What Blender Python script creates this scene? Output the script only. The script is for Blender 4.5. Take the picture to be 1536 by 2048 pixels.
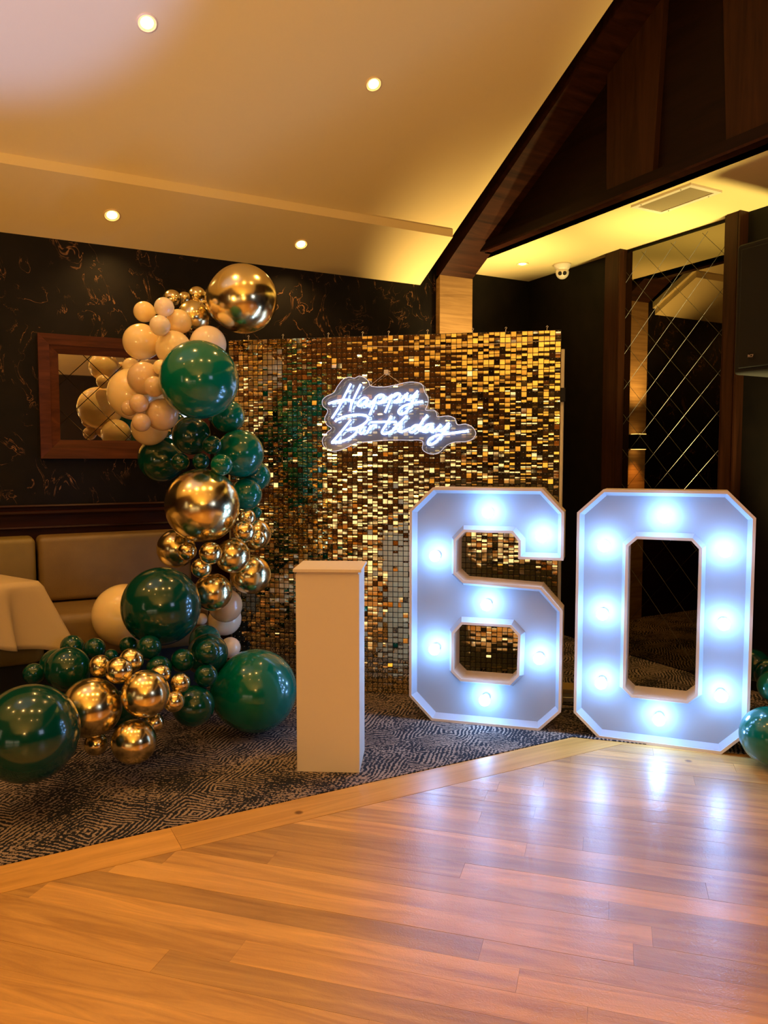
import bpy, bmesh, math, random
from mathutils import Vector, Matrix, Euler
random.seed(7)
D = bpy.data
for o in list(D.objects): D.objects.remove(o)
SC = bpy.context.scene
COL = SC.collection
R = math.radians

# ------------------------------------------------------------------ camera
cam = D.cameras.new('camera'); cam.sensor_fit = 'HORIZONTAL'; cam.sensor_width = 36
cam.lens = 36 * 1540 / 1536; cam.clip_start = 0.05; cam.clip_end = 60
co = D.objects.new('camera', cam); COL.objects.link(co)
co.location = (0, 0, 1.35); co.rotation_euler = (R(90 - 3.863), 0, R(-28.5))
SC.camera = co
# ------------------------------------------------------------------ world, exposure
w = D.worlds.new('world'); SC.world = w; w.use_nodes = True
w.node_tree.nodes['Background'].inputs[0].default_value = (0.9, 0.75, 0.6, 1)
w.node_tree.nodes['Background'].inputs[1].default_value = 0.01
SC.view_settings.view_transform = 'Standard'; SC.view_settings.look = 'None'
SC.view_settings.exposure = 0.0; SC.view_settings.gamma = 1.0
SC.view_settings.use_curve_mapping = False
WARM = (1.0, 0.54, 0.15); COOL = (0.58, 0.68, 1.0)
def lamp(kind, loc, power, color, size=0.1, aim=None, angle=None, blend=0.3, name='fill_light'):
    l = D.lights.new(name, kind); l.energy = power; l.color = color
    if kind == 'AREA': l.size = size
    else: l.shadow_soft_size = size
    if kind == 'SPOT': l.spot_size = R(angle); l.spot_blend = blend
    o = D.objects.new(name, l); COL.objects.link(o); o.location = loc
    if aim is not None:
        o.rotation_euler = (Vector(aim) - Vector(loc)).to_track_quat('-Z', 'Y').to_euler()
    return o
# unseen warm lamps added behind and beside the photographer to light the ceiling
lamp('SPOT', (-2.6, 0.6, 1.3), 290, WARM, 0.12, aim=(-1.6, 1.2, 4.4), angle=150, blend=0.6)
lamp('SPOT', (-0.2, -1.3, 1.3), 205, WARM, 0.12, aim=(0.0, -0.4, 4.4), angle=150, blend=0.6)
lamp('SPOT', (-2.4, -2.4, 1.6), 150, WARM, 0.12, aim=(-2.0, -2.0, 4.4), angle=150, blend=0.6)
lamp('POINT', (-0.8, -2.4, 2.2), 60, WARM, 0.12)
# daylight bounced up on to the sloping ceiling from the left
lamp('SPOT', (-1.0, 0.9, 1.2), 560, (0.12, 0.27, 1.0), 0.10, aim=(-0.2, 3.05, 3.45), angle=35, blend=0.3)
# unseen uplights added behind the zero to brighten the low ceiling
lamp('SPOT', (3.80, 2.62, 0.35), 330, (1.0, 0.76, 0.27), 0.08, aim=(3.80, 2.95, 2.77), angle=40, blend=1.0)
lamp('SPOT', (3.82, 3.00, 0.35), 330, (1.0, 0.76, 0.27), 0.08, aim=(3.74, 3.80, 2.77), angle=40, blend=1.0)
# unseen cool area lamp added for the lavender cast on the dance floor
lamp('AREA', (3.0, -2.6, 2.0), 14, COOL, 1.0, aim=(1.6, 1.8, 0))

# ------------------------------------------------------------------ node helpers
def mat(name):
    m = D.materials.new(name); m.use_nodes = True
    return m, m.node_tree, m.node_tree.nodes['Principled BSDF']
def nd(t, kind, **kw):
    n = t.nodes.new('ShaderNode' + kind)
    for k, v in kw.items():
        if k.startswith('i_'): n.inputs[k[2:].replace('_', ' ')].default_value = v
        else: setattr(n, k, v)
    return n
def lk(t, a, ai, b, bi): t.links.new(a.outputs[ai], b.inputs[bi])
def coords(t, scale=(1, 1, 1), which='Object', rot=(0, 0, 0)):
    c = nd(t, 'TexCoord'); m = nd(t, 'Mapping')
    m.inputs['Scale'].default_value = scale; m.inputs['Rotation'].default_value = rot
    lk(t, c, which, m, 'Vector'); return m
def ramp(t, stops):
    r = nd(t, 'ValToRGB'); e = r.color_ramp.elements
    while len(e) < len(stops): e.new(0.5)
    for k, (p, c) in enumerate(stops):
        e[k].position = p; e[k].color = (*c, 1) if len(c) == 3 else c
    return r
def math_(t, op, a=None, b=None):
    n = nd(t, 'Math', operation=op)
    for i, v in enumerate((a, b)):
        if v is None: continue
        if isinstance(v, (int, float)): n.inputs[i].default_value = v
        else: t.links.new(v, n.inputs[i])
    return n
def plain(name, col, rough=0.5, metal=0.0, bump=0.0, bscale=200, coat=0.0, var=0.0):
    m, t, p = mat(name)
    p.inputs['Base Color'].default_value = (*col, 1); p.inputs['Roughness'].default_value = rough
    p.inputs['Metallic'].default_value = metal; p.inputs['Coat Weight'].default_value = coat
    c = coords(t); n = nd(t, 'TexNoise', i_Scale=bscale, i_Detail=3.0); lk(t, c, 'Vector', n, 'Vector')
    if bump > 0:
        b = nd(t, 'Bump', i_Strength=bump, i_Distance=0.002); lk(t, n, 'Fac', b, 'Height'); lk(t, b, 'Normal', p, 'Normal')
    if var > 0:
        n2 = nd(t, 'TexNoise', i_Scale=6.0, i_Detail=4.0); lk(t, c, 'Vector', n2, 'Vector')
        r = ramp(t, [(0.3, tuple(v * (1 - var) for v in col)), (0.7, tuple(min(1, v * (1 + var)) for v in col))])
        lk(t, n2, 'Fac', r, 'Fac'); lk(t, r, 'Color', p, 'Base Color')
    return m
def emis(name, col, s):
    m, t, p = mat(name); p.inputs['Base Color'].default_value = (*col, 1)
    p.inputs['Emission Color'].default_value = (*col, 1); p.inputs['Emission Strength'].default_value = s
    return m
def wood(name, cA, cB, scale=(1.5, 22, 22), rough=0.35, rnd=False, coat=0.0, bump=0.08, ramp_pos=(0.3, 0.7)):
    m, t, p = mat(name)
    c = coords(t, scale); oi = nd(t, 'ObjectInfo')
    add = nd(t, 'VectorMath', operation='ADD'); lk(t, c, 'Vector', add, 0)
    mul = math_(t, 'MULTIPLY', oi.outputs['Random'], 37.0)
    cmb = nd(t, 'CombineXYZ'); lk(t, mul, 0, cmb, 0); lk(t, mul, 0, cmb, 1); lk(t, mul, 0, cmb, 2); lk(t, cmb, 0, add, 1)
    n = nd(t, 'TexNoise', i_Scale=1.0, i_Detail=8.0, i_Roughness=0.62, i_Distortion=1.2); lk(t, add, 0, n, 'Vector')
    r = ramp(t, [(ramp_pos[0], cA), (ramp_pos[1], cB)]); lk(t, n, 'Fac', r, 'Fac')
    last = r
    if rnd:
        h = nd(t, 'HueSaturation'); lk(t, r, 'Color', h, 'Color')
        mr = nd(t, 'MapRange'); mr.inputs[3].default_value = 0.74; mr.inputs[4].default_value = 1.18
        lk(t, oi, 'Random', mr, 0); lk(t, mr, 0, h, 'Value')
        # knots
        ck = coords(t, (1, 1, 1)); ad2 = nd(t, 'VectorMath', operation='ADD'); lk(t, ck, 'Vector', ad2, 0); lk(t, cmb, 0, ad2, 1)
        v = nd(t, 'TexVoronoi', i_Scale=2.1); lk(t, ad2, 0, v, 'Vector')
        rk = ramp(t, [(0.0, (0.25, 0.2, 0.15)), (0.035, (0.35, 0.28, 0.2)), (0.05, (1, 1, 1))]); lk(t, v, 'Distance', rk, 'Fac')
        mx = nd(t, 'Mix', data_type='RGBA', blend_type='MULTIPLY'); mx.inputs[0].default_value = 1
        t.links.new(h.outputs[0], mx.inputs[6]); t.links.new(rk.outputs[0], mx.inputs[7])
        t.links.new(mx.outputs[2], p.inputs['Base Color'])
    else:
        lk(t, last, 'Color', p, 'Base Color')
    p.inputs['Roughness'].default_value = rough; p.inputs['Coat Weight'].default_value = coat
    if not rnd: p.inputs['Specular IOR Level'].default_value = 0.15
    b = nd(t, 'Bump', i_Strength=bump, i_Distance=0.002); lk(t, n, 'Fac', b, 'Height'); lk(t, b, 'Normal', p, 'Normal')
    return m, t, p, b

M = {}
# floor wood: satin lacquer with fine scratches
m, t, p, b = wood('oak_floor', (0.45, 0.215, 0.042), (0.82, 0.46, 0.115), scale=(1.6, 17, 17), rough=0.3, rnd=True, coat=0.5, bump=0.05, ramp_pos=(0.28, 0.66))
cs = coords(t, (48, 62, 48), rot=(0, 0, 0.5)); ns = nd(t, 'TexNoise', i_Scale=1.0, i_Detail=5.0, i_Distortion=3.0); lk(t, cs, 'Vector', ns, 'Vector')
b2 = nd(t, 'Bump', i_Strength=0.32, i_Distance=0.002); lk(t, ns, 'Fac', b2, 'Height'); lk(t, b, 'Normal', b2, 'Normal'); lk(t, b2, 'Normal', p, 'Normal'); lk(t, b2, 'Normal', p, 'Coat Normal'); p.inputs['Coat Weight'].default_value = 0.8; p.inputs['Coat Roughness'].default_value = 0.19; p.inputs['Specular IOR Level'].default_value = 0.9
rr = ramp(t, [(0.3, (0.36,) * 3), (0.7, (0.5,) * 3)]); lk(t, ns, 'Fac', rr, 'Fac'); lk(t, rr, 'Color', p, 'Roughness')
M['floor'] = m
M['border'] = wood('oak_border', (0.56, 0.29, 0.065), (0.80, 0.46, 0.125), scale=(1.2, 20, 20), rough=0.32, rnd=True)[0]
M['subfloor'] = plain('subfloor', (0.30, 0.15, 0.05), 0.15)
M['mahogany'] = wood('mahogany', (0.016, 0.004, 0.002), (0.04, 0.011, 0.005), rough=0.35)[0]
M['mahogany_v'] = wood('mahogany_upright', (0.016, 0.006, 0.003), (0.05, 0.017, 0.007), scale=(22, 22, 1.5), rough=0.38)[0]
M['timber'] = wood('dark_timber', (0.006, 0.0022, 0.0014), (0.014, 0.005, 0.003), scale=(22, 1.5, 22), rough=0.45)[0]
M['timber_panel'] = wood('walnut_panel', (0.020, 0.008, 0.0035), (0.048, 0.019, 0.007), scale=(22, 22, 1.5), rough=0.45)[0]
M['beam'] = wood('beam_timber', (0.012, 0.004, 0.002), (0.05, 0.016, 0.006), scale=(1.8, 20, 20), rough=0.45)[0]
M['column'] = wood('column_timber', (0.34, 0.2, 0.08), (0.62, 0.40, 0.17), scale=(1.5, 14, 24), rough=0.35)[0]
M['frame'] = wood('frame_wood', (0.05, 0.016, 0.006), (0.12, 0.038, 0.013), rough=0.4)[0]
M['ceiling'] = plain('ceiling_paint', (0.83, 0.69, 0.33), 0.9, bump=0.15, bscale=60)
M['darkwall'] = plain('dark_wall_paint', (0.02, 0.012, 0.008), 0.7)
M['backwall'] = plain('tan_wall_paint', (0.07, 0.030, 0.014), 0.8)
M['plinth'] = plain('plinth_paint', (0.85, 0.75, 0.58), 0.55, bump=0.3, bscale=25)
M['face'] = plain('number_face_blue_cast', (0.36, 0.42, 0.48), 0.5, bump=0.1)  # blue light of the bulbs partly put into the face colour
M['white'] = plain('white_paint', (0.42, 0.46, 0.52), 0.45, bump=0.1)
M['edge'] = plain('cream_edge_paint', (0.76, 0.67, 0.56), 0.5, bump=0.1)
M['black'] = plain('black_plastic', (0.004, 0.004, 0.005), 0.75, bump=0.1)
M['grille'] = plain('speaker_grille', (0.006, 0.006, 0.007), 0.6, metal=0.3, bump=0.8, bscale=900)
M['steel'] = plain('brushed_steel', (0.45, 0.43, 0.4), 0.35, metal=0.9)
M['pole'] = plain('cream_pole', (0.75, 0.68, 0.48), 0.4)
M['camwhite'] = plain('camera_housing', (0.85, 0.80, 0.68), 0.35)
M['ventm'] = plain('vent_metal', (0.85, 0.78, 0.6), 0.4)
M['ventslat'] = plain('vent_slat', (0.35, 0.29, 0.16), 0.5)
M['cloth'] = plain('tablecloth_linen', (0.58, 0.44, 0.23), 0.85, bump=0.35, bscale=70)
M['leather'] = plain('bench_leatherette', (0.19, 0.12, 0.038), 0.42, bump=0.45, bscale=420, var=0.12)
M['leather2'] = plain('bench_leatherette_left_light', (0.21, 0.15, 0.034), 0.42, bump=0.45, bscale=420, var=0.12)  # same leatherette, different light on the left cushions put into its colour
M['piping'] = plain('bench_piping', (0.05, 0.03, 0.02), 0.5)
M['cable'] = plain('black_rubber', (0.006, 0.006, 0.006), 0.5)
M['box'] = plain('tan_board', (0.42, 0.28, 0.09), 0.6)
M['badge'] = plain('badge_silver', (0.75, 0.6, 0.55), 0.3, metal=0.5)
M['tile'] = plain('gold_mirror_sequin', (0.90, 0.76, 0.43), 0.04, metal=1.0)
M['backing'] = plain('sequin_grid_black', (0.006, 0.005, 0.005), 0.5)
M['pin'] = plain('clear_pin', (0.8, 0.75, 0.65), 0.25)
M['mirror'] = plain('tinted_mirror', (0.80, 0.76, 0.66), 0.015, metal=1.0)
M['mirror_dark'] = plain('smoked_mirror', (0.22, 0.19, 0.13), 0.015, metal=1.0)
M['bevel'] = plain('mirror_bevel', (0.06, 0.042, 0.025), 0.25, metal=1.0)
M['groove'] = plain('smoked_mirror_groove', (0.020, 0.014, 0.007), 0.4)
M['bulb'] = emis('bulb_glass_lit', (0.24, 0.50, 1.0), 72.0)
M['socket'] = plain('bulb_socket', (0.8, 0.8, 0.82), 0.4)
M['neon'] = emis('neon_tube_lit', (0.42, 0.60, 1.0), 4.6)
M['lampglow'] = emis('downlight_lamp', (1.0, 0.74, 0.32), 14.0)
M['lampcone'] = plain('downlight_reflector', (0.9, 0.72, 0.4), 0.3)
M['sconce_glow'] = emis('sconce_lamp', (1.0, 0.6, 0.2), 10.0)
M['dusk'] = emis('lamplit_glass', (1.0, 0.55, 0.2), 0.9)
M['pane_glow'] = emis('reflection_glow_glass', (1.0, 0.90, 0.62), 1.25)
# acrylic of the neon sign, blue haze of its light put into the colour
m = D.materials.new('acrylic_neon_haze'); m.use_nodes = True; t = m.node_tree; t.nodes.clear()
out = nd(t, 'OutputMaterial'); tr = nd(t, 'BsdfTransparent'); df = nd(t, 'BsdfTranslucent'); gl = nd(t, 'BsdfGlossy', i_Roughness=0.1); d2 = nd(t, 'BsdfDiffuse')
df.inputs[0].default_value = (0.38, 0.55, 1, 1); d2.inputs[0].default_value = (0.38, 0.55, 1, 1)
a1 = nd(t, 'MixShader'); a1.inputs[0].default_value = 0.5; lk(t, df, 0, a1, 1); lk(t, d2, 0, a1, 2)
a2 = nd(t, 'MixShader'); a2.inputs[0].default_value = 0.42; lk(t, tr, 0, a2, 1); lk(t, a1, 0, a2, 2)
a3 = nd(t, 'MixShader'); a3.inputs[0].default_value = 0.05; lk(t, a2, 0, a3, 1); lk(t, gl, 0, a3, 2); lk(t, a3, 0, out, 0)
M['acrylic'] = m
M['acrylic_edge'] = emis('acrylic_edge_lit', (0.75, 0.8, 1.0), 0.5)  # rim emits to imitate neon light carried through the acrylic
# balloons
m, t, p = mat('balloon_chrome_gold'); p.inputs['Metallic'].default_value = 1.0
p.inputs['Base Color'].default_value = (0.86, 0.72, 0.38, 1)
c = coords(t); n = nd(t, 'TexNoise', i_Scale=3.5, i_Detail=3.0); lk(t, c, 'Vector', n, 'Vector')
r = ramp(t, [(0.3, (0.14,) * 3), (0.7, (0.24,) * 3)]); lk(t, n, 'Fac', r, 'Fac'); lk(t, r, 'Color', p, 'Roughness')
M['gold'] = m
for key, col, ro in (('green', (0.0, 0.085, 0.052), 0.16), ('peach', (0.86, 0.60, 0.40), 0.26)):
    m, t, p = mat('balloon_' + key)
    oi = nd(t, 'ObjectInfo'); lk(t, oi, 'Color', p, 'Base Color')
    p.inputs['Roughness'].default_value = ro; p.inputs['Coat Weight'].default_value = 0.5; p.inputs['Coat Roughness'].default_value = 0.07
    lw = nd(t, 'LayerWeight', i_Blend=0.35)
    p.inputs['Sheen Weight'].default_value = 0.0
    if key == 'peach':
        p.inputs['Subsurface Weight'].default_value = 0.25; p.inputs['Subsurface Scale'].default_value = 0.03
    M[key] = m
# wallpaper with copper veins
def wallpaper(name, base, vein, amount):
    m, t, p = mat(name); c = coords(t)
    n0 = nd(t, 'TexNoise', i_Scale=2.2, i_Detail=2.0); lk(t, c, 'Vector', n0, 'Vector')
    vm = nd(t, 'VectorMath', operation='SCALE'); vm.inputs['Scale'].default_value = 0.5; lk(t, n0, 'Color', vm, 0)
    va = nd(t, 'VectorMath', operation='ADD'); lk(t, c, 'Vector', va, 0); lk(t, vm, 0, va, 1)
    mp = nd(t, 'Mapping'); mp.inputs['Scale'].default_value = (1.6, 1.6, 0.8); lk(t, va, 0, mp, 'Vector')
    n = nd(t, 'TexNoise', i_Scale=5.0, i_Detail=5.0, i_Roughness=0.55, i_Distortion=0.8); lk(t, mp, 'Vector', n, 'Vector')
    a = math_(t, 'ABSOLUTE', math_(t, 'SUBTRACT', n.outputs['Fac'], 0.5).outputs[0])
    ln = ramp(t, [(0.0, (1, 1, 1)), (0.007, (0, 0, 0))]); lk(t, a, 0, ln, 'Fac')
    nm = nd(t, 'TexNoise', i_Scale=7.0, i_Detail=2.0); lk(t, c, 'Vector', nm, 'Vector')
    mk = ramp(t, [(0.45, (0, 0, 0)), (0.60, (1, 1, 1))]); lk(t, nm, 'Fac', mk, 'Fac')
    fm = math_(t, 'MULTIPLY', ln.outputs[0], mk.outputs[0]); fm2 = math_(t, 'MULTIPLY', fm.outputs[0], amount)
    nb = nd(t, 'TexNoise', i_Scale=9.0, i_Detail=8.0); lk(t, c, 'Vector', nb, 'Vector')
    rb = ramp(t, [(0.3, tuple(v * 0.5 for v in base)), (0.7, tuple(v * 1.5 for v in base))]); lk(t, nb, 'Fac', rb, 'Fac')
    mx = nd(t, 'Mix', data_type='RGBA'); t.links.new(fm2.outputs[0], mx.inputs[0]); t.links.new(rb.outputs[0], mx.inputs[6]); mx.inputs[7].default_value = (*vein, 1)
    t.links.new(mx.outputs[2], p.inputs['Base Color']); p.inputs['Roughness'].default_value = 0.6; p.inputs['Specular IOR Level'].default_value = 0.2
    b = nd(t, 'Bump', i_Strength=0.3, i_Distance=0.002); lk(t, nb, 'Fac', b, 'Height'); lk(t, b, 'Normal', p, 'Normal')
    return m
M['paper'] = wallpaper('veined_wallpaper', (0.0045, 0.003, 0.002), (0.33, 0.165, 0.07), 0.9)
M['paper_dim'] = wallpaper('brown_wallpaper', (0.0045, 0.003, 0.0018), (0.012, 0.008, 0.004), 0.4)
# carpet
m, t, p = mat('patterned_carpet'); c = coords(t)
n0 = nd(t, 'TexNoise', i_Scale=7.0, i_Detail=2.0); lk(t, c, 'Vector', n0, 'Vector')
vm = nd(t, 'VectorMath', operation='SCALE'); vm.inputs['Scale'].default_value = 0.05; lk(t, n0, 'Color', vm, 0)
va = nd(t, 'VectorMath', operation='ADD'); lk(t, c, 'Vector', va, 0); lk(t, vm, 0, va, 1)
v = nd(t, 'TexVoronoi', i_Scale=2.0, distance='MANHATTAN'); lk(t, va, 0, v, 'Vector')
s1 = math_(t, 'SINE', math_(t, 'MULTIPLY', v.outputs['Distance'], 118.0).outputs[0])
nf = nd(t, 'TexNoise', i_Scale=115.0, i_Detail=2.0); lk(t, c, 'Vector', nf, 'Vector')
nl = nd(t, 'TexNoise', i_Scale=4.5, i_Detail=3.0); lk(t, c, 'Vector', nl, 'Vector')
e1 = math_(t, 'MULTIPLY', math_(t, 'SUBTRACT', nf.outputs['Fac'], 0.5).outputs[0], 5.2)
e2 = math_(t, 'MULTIPLY', math_(t, 'SUBTRACT', nl.outputs['Fac'], 0.5).outputs[0], 2.4)
amp = ramp(t, [(0.42, (0.35,) * 3), (0.58, (1.1,) * 3)])
nl2 = nd(t, 'TexNoise', i_Scale=3.0, i_Detail=1.0); lk(t, va, 0, nl2, 'Vector'); lk(t, nl2, 'Fac', amp, 'Fac')
s2 = math_(t, 'MULTIPLY', s1.outputs[0], amp.outputs[0])
sm = math_(t, 'ADD', math_(t, 'ADD', s2.outputs[0], e1.outputs[0]).outputs[0], e2.outputs[0])
s3 = math_(t, 'ADD', math_(t, 'MULTIPLY', sm.outputs[0], 0.5).outputs[0], 0.5)
rc = ramp(t, [(0.56, (0.004, 0.006, 0.012)), (0.70, (0.33, 0.25, 0.185))]); lk(t, s3, 0, rc, 'Fac')
lk(t, rc, 'Color', p, 'Base Color'); p.inputs['Roughness'].default_value = 0.95
b = nd(t, 'Bump', i_Strength=0.5, i_Distance=0.003); lk(t, nf, 'Fac', b, 'Height'); lk(t, b, 'Normal', p, 'Normal')
M['carpet'] = m

# ------------------------------------------------------------------ mesh helpers
def mesh(name, V, F, m=None, smooth=False):
    me = D.meshes.new(name); me.from_pydata([tuple(v) for v in V], [], F); me.update()
    if m is not None: me.materials.append(m)
    if smooth: me.polygons.foreach_set('use_smooth', [True] * len(me.polygons))
    return me
def link(name, me, parent=None, loc=None, rot=None):
    o = D.objects.new(name, me); COL.objects.link(o)
    if parent is not None: o.parent = parent
    if loc is not None: o.location = loc
    if rot is not None: o.rotation_euler = rot
    return o
def part(name, VF, m, parent=None, loc=None, rot=None, smooth=False):
    return link(name, mesh(name, VF[0], VF[1], m, smooth), parent, loc, rot)
def empty(name, loc=(0, 0, 0), rz=0.0):
    o = D.objects.new(name, None); COL.objects.link(o); o.location = loc; o.rotation_euler = (0, 0, rz); o.empty_display_size = 0.1
    return o
def tag(o, label, cat, group=None):
    o['label'] = label; o['category'] = cat
    if group: o['group'] = group
    return o
def struct(o): o['kind'] = 'structure'; return o
def box(x0, x1, y0, y1, z0, z1):
    V = [(x, y, z) for z in (z0, z1) for y in (y0, y1) for x in (x0, x1)]
    return V, [(0, 2, 3, 1), (4, 5, 7, 6), (0, 1, 5, 4), (2, 6, 7, 3), (0, 4, 6, 2), (1, 3, 7, 5)]
def join(*vf):
    V = []; F = []
    for v, f in vf:
        k = len(V); V += list(v); F += [tuple(i + k for i in q) for q in f]
    return V, F
def prism(poly, z0, z1):   # CCW polygon in XY
    n = len(poly); V = [(x, y, z0) for x, y in poly] + [(x, y, z1) for x, y in poly]
    F = [tuple(range(n - 1, -1, -1)), tuple(range(n, 2 * n))] + [(i, (i + 1) % n, n + (i + 1) % n, n + i) for i in range(n)]
    return V, F
def hull8(a, b):           # two quads (4 pts each, same order) joined to a solid
    V = list(a) + list(b)
    return V, [(3, 2, 1, 0), (4, 5, 6, 7)] + [(i, (i + 1) % 4, 4 + (i + 1) % 4, 4 + i) for i in range(4)]
def rbox(x0, x1, y0, y1, z0, z1, r=0.01, seg=3):
    bm = bmesh.new(); V, F = box(x0, x1, y0, y1, z0, z1)
    vs = [bm.verts.new(v) for v in V]
    for f in F: bm.faces.new([vs[i] for i in f])
    bmesh.ops.bevel(bm, geom=bm.edges[:], offset=r, segments=seg, profile=0.5, affect='EDGES')
    bm.verts.index_update(); V = [v.co[:] for v in bm.verts]; F = [tuple(v.index for v in f.verts) for f in bm.faces]; bm.free()
    return V, F
def lathe(prof, n=32, cap0=True, cap1=True):  # prof list of (r,z)
    V = []; F = []
    for r, z in prof:
        for k in range(n):
            a = 2 * math.pi * k / n; V.append((r * math.cos(a), r * math.sin(a), z))
    for i in range(len(prof) - 1):
        for k in range(n):
            k2 = (k + 1) % n; F.append((i * n + k, i * n + k2, (i + 1) * n + k2, (i + 1) * n + k))
    if cap0: F.append(tuple(range(n - 1, -1, -1)))
    if cap1: F.append(tuple((len(prof) - 1) * n + k for k in range(n)))
    return V, F
def smooth_path(P, sub=6, closed=False):
    P = [Vector(p) for p in P]; n = len(P); out = []
    if n < 3 and not closed: return P
    rng = range(n) if closed else range(n - 1)
    for i in rng:
        if closed: p0, p1, p2, p3 = P[(i - 1) % n], P[i], P[(i + 1) % n], P[(i + 2) % n]
        else: p0, p1, p2, p3 = P[max(i - 1, 0)], P[i], P[i + 1], P[min(i + 2, n - 1)]
        for s in range(sub):
            u = s / sub
            out.append(0.5 * ((2 * p1) + (p2 - p0) * u + (2 * p0 - 5 * p1 + 4 * p2 - p3) * u * u + (3 * p1 - p0 - 3 * p2 + p3) * u ** 3))
    if not closed: out.append(P[-1])
    return out
def tube(P, r, n=8, closed=False):
    P = [Vector(p) for p in P]; V = []; F = []; m_ = len(P)
    for i, p in enumerate(P):
        a = P[(i - 1) % m_] if (closed or i > 0) else p; b = P[(i + 1) % m_] if (closed or i < m_ - 1) else p
        t = (b - a).normalized(); up = Vector((0, 0, 1)) if abs(t.z) < 0.9 else Vector((0, 1, 0))
        if abs(t.y) < 0.6: up = Vector((0, 1, 0))
        s = t.cross(up).normalized(); q = s.cross(t)
        for k in range(n):
            an = 2 * math.pi * k / n; V.append(p + s * (r * math.cos(an)) + q * (r * math.sin(an)))
    for i in range(m_ if closed else m_ - 1):
        j = (i + 1) % m_
        for k in range(n):
            k2 = (k + 1) % n; F.append((i * n + k, j * n + k, j * n + k2, i * n + k2))
    if not closed: F.append(tuple(range(n))); F.append(tuple((m_ - 1) * n + k for k in range(n - 1, -1, -1)))
    return [v[:] for v in V], F
def sphere(r, seg=24, rings=14, c=(0, 0, 0), sx=1, sy=1, sz=1):
    prof = [(max(1e-4, math.sin(math.pi * i / rings)) * r, -math.cos(math.pi * i / rings) * r) for i in range(rings + 1)]
    V, F = lathe(prof, seg, False, False)
    return [(x * sx + c[0], y * sy + c[1], z * sz + c[2]) for x, y, z in V], F
def clip(poly, a, b, c):     # keep a*x+b*y<=c
    out = []
    for i in range(len(poly)):
        p, q = poly[i], poly[(i + 1) % len(poly)]; dp = a * p[0] + b * p[1] - c; dq = a * q[0] + b * q[1] - c
        if dp <= 0: out.append(p)
        if (dp < 0 < dq) or (dq < 0 < dp):
            u = dp / (dp - dq); out.append((p[0] + (q[0] - p[0]) * u, p[1] + (q[1] - p[1]) * u))
    return out
def offset(poly, d):         # CCW polygon shrunk by d (miter)
    n = len(poly); out = []
    for i in range(n):
        p0, p1, p2 = Vector(poly[i - 1]), Vector(poly[i]), Vector(poly[(i + 1) % n])
        e1 = (p1 - p0).normalized(); e2 = (p2 - p1).normalized()
        n1 = Vector((-e1.y, e1.x)); n2 = Vector((-e2.y, e2.x)); b = (n1 + n2); b = b / max(1e-6, (1 + n1.dot(n2)))
        q = p1 + b * d; out.append((q.x, q.y))
    return out
# ================================================================== THE SETTING
SL = 0.5509; YB = 4.70
zc = lambda y: 2.572 + SL * (YB - y)        # underside of the lower slab
zu = lambda y: 2.622 + SL * (YB - y)        # underside of the upper slab
RY = 0.55                                    # ridge
floor = struct(part('floor', box(-4.2, 4.2, -4.6, 5.1, -0.10, -0.012), M['subfloor']))
# diagonal boards of the dance floor, each its own piece
W_ = 0.098; q2 = 2 ** -0.5; cnt = 0
rows = range(-16, 24)
for k in rows:
    s0 = 1.593 + k * W_; s1 = s0 + W_ - 0.0005
    if s1 > 3.783: s1 = 3.783
    if s0 > 3.78 or s0 < 0.3: continue
    tt = -2.6 - random.random() * 0.9
    while tt < 2.75:
        ln = random.uniform(0.8, 1.7); a, b = tt, tt + ln - 0.0005; tt += ln
        # local frame: x along the board (t), y across (s)
        P = [(a, s0), (b, s0), (b, s1), (a, s1)]
        wp = [((s + t_) * q2, (s - t_) * q2) for t_, s in P]      # X=(s+t)/sqrt2, Y=(s-t)/sqrt2
        wp = wp[::-1]
        for A in ((0, 1, 2.6085), (1, 0, 3.98), (0, -1, 0.4), (-1, 0, 0.9)):
            if wp: wp = clip(wp, *A)
        if len(wp) < 3: continue
        cx = (a + b) / 2; cs = (s0 + s1) / 2; c0 = ((cs + cx) * q2, (cs - cx) * q2)
        loc = [((x - c0[0]) * q2 - (y - c0[1]) * q2, (x - c0[0]) * q2 + (y - c0[1]) * q2) for x, y in wp]
        ar = 0.5 * sum(loc[i][0] * loc[(i + 1) % len(loc)][1] - loc[(i + 1) % len(loc)][0] * loc[i][1] for i in range(len(loc)))
        if abs(ar) < 1e-4: continue
        if ar < 0: loc = loc[::-1]
        part('plank', prism(loc, -0.012, random.uniform(-0.0003, 0.0003)), M['floor'], floor, (c0[0], c0[1], 0), (0, 0, R(-45)))
        cnt += 1
xs = [-3.2, -1.35, 0.62, 2.74]
for a, b in zip(xs[:-1], xs[1:]):
    poly = clip([(a + 0.0006, 2.61), (b - 0.0006, 2.61), (b - 0.0006, 2.79), (a + 0.0006, 2.79)], 1, 1, 5.35)
    c0 = ((a + b) / 2, 2.70); part('border_board', prism([(x - c0[0], y - c0[1]) for x, y in poly], -0.012, 0.0006), M['border'], floor, (c0[0], c0[1], 0))
struct(part('carpet', prism([(-4.2, 2.792), (2.558, 2.792), (4.01, 1.34), (4.01, 5.05), (-4.2, 5.05)], -0.011, 0.004), M['carpet']))
# walls
struct(part('wall_back', box(-4.1, 2.975, YB, YB + 0.12, 0, 2.95), M['paper']))
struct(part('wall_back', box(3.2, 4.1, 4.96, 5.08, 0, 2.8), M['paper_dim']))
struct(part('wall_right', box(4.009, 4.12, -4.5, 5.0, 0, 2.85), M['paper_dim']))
struct(part('wall_left', box(-4.2, -4.1, -4.5, 4.8, 0, 4.8), M['backwall']))
struct(part('wall_front', box(-4.2, 4.1, -3.62, -3.52, 0, 2.9), M['darkwall']))
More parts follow.
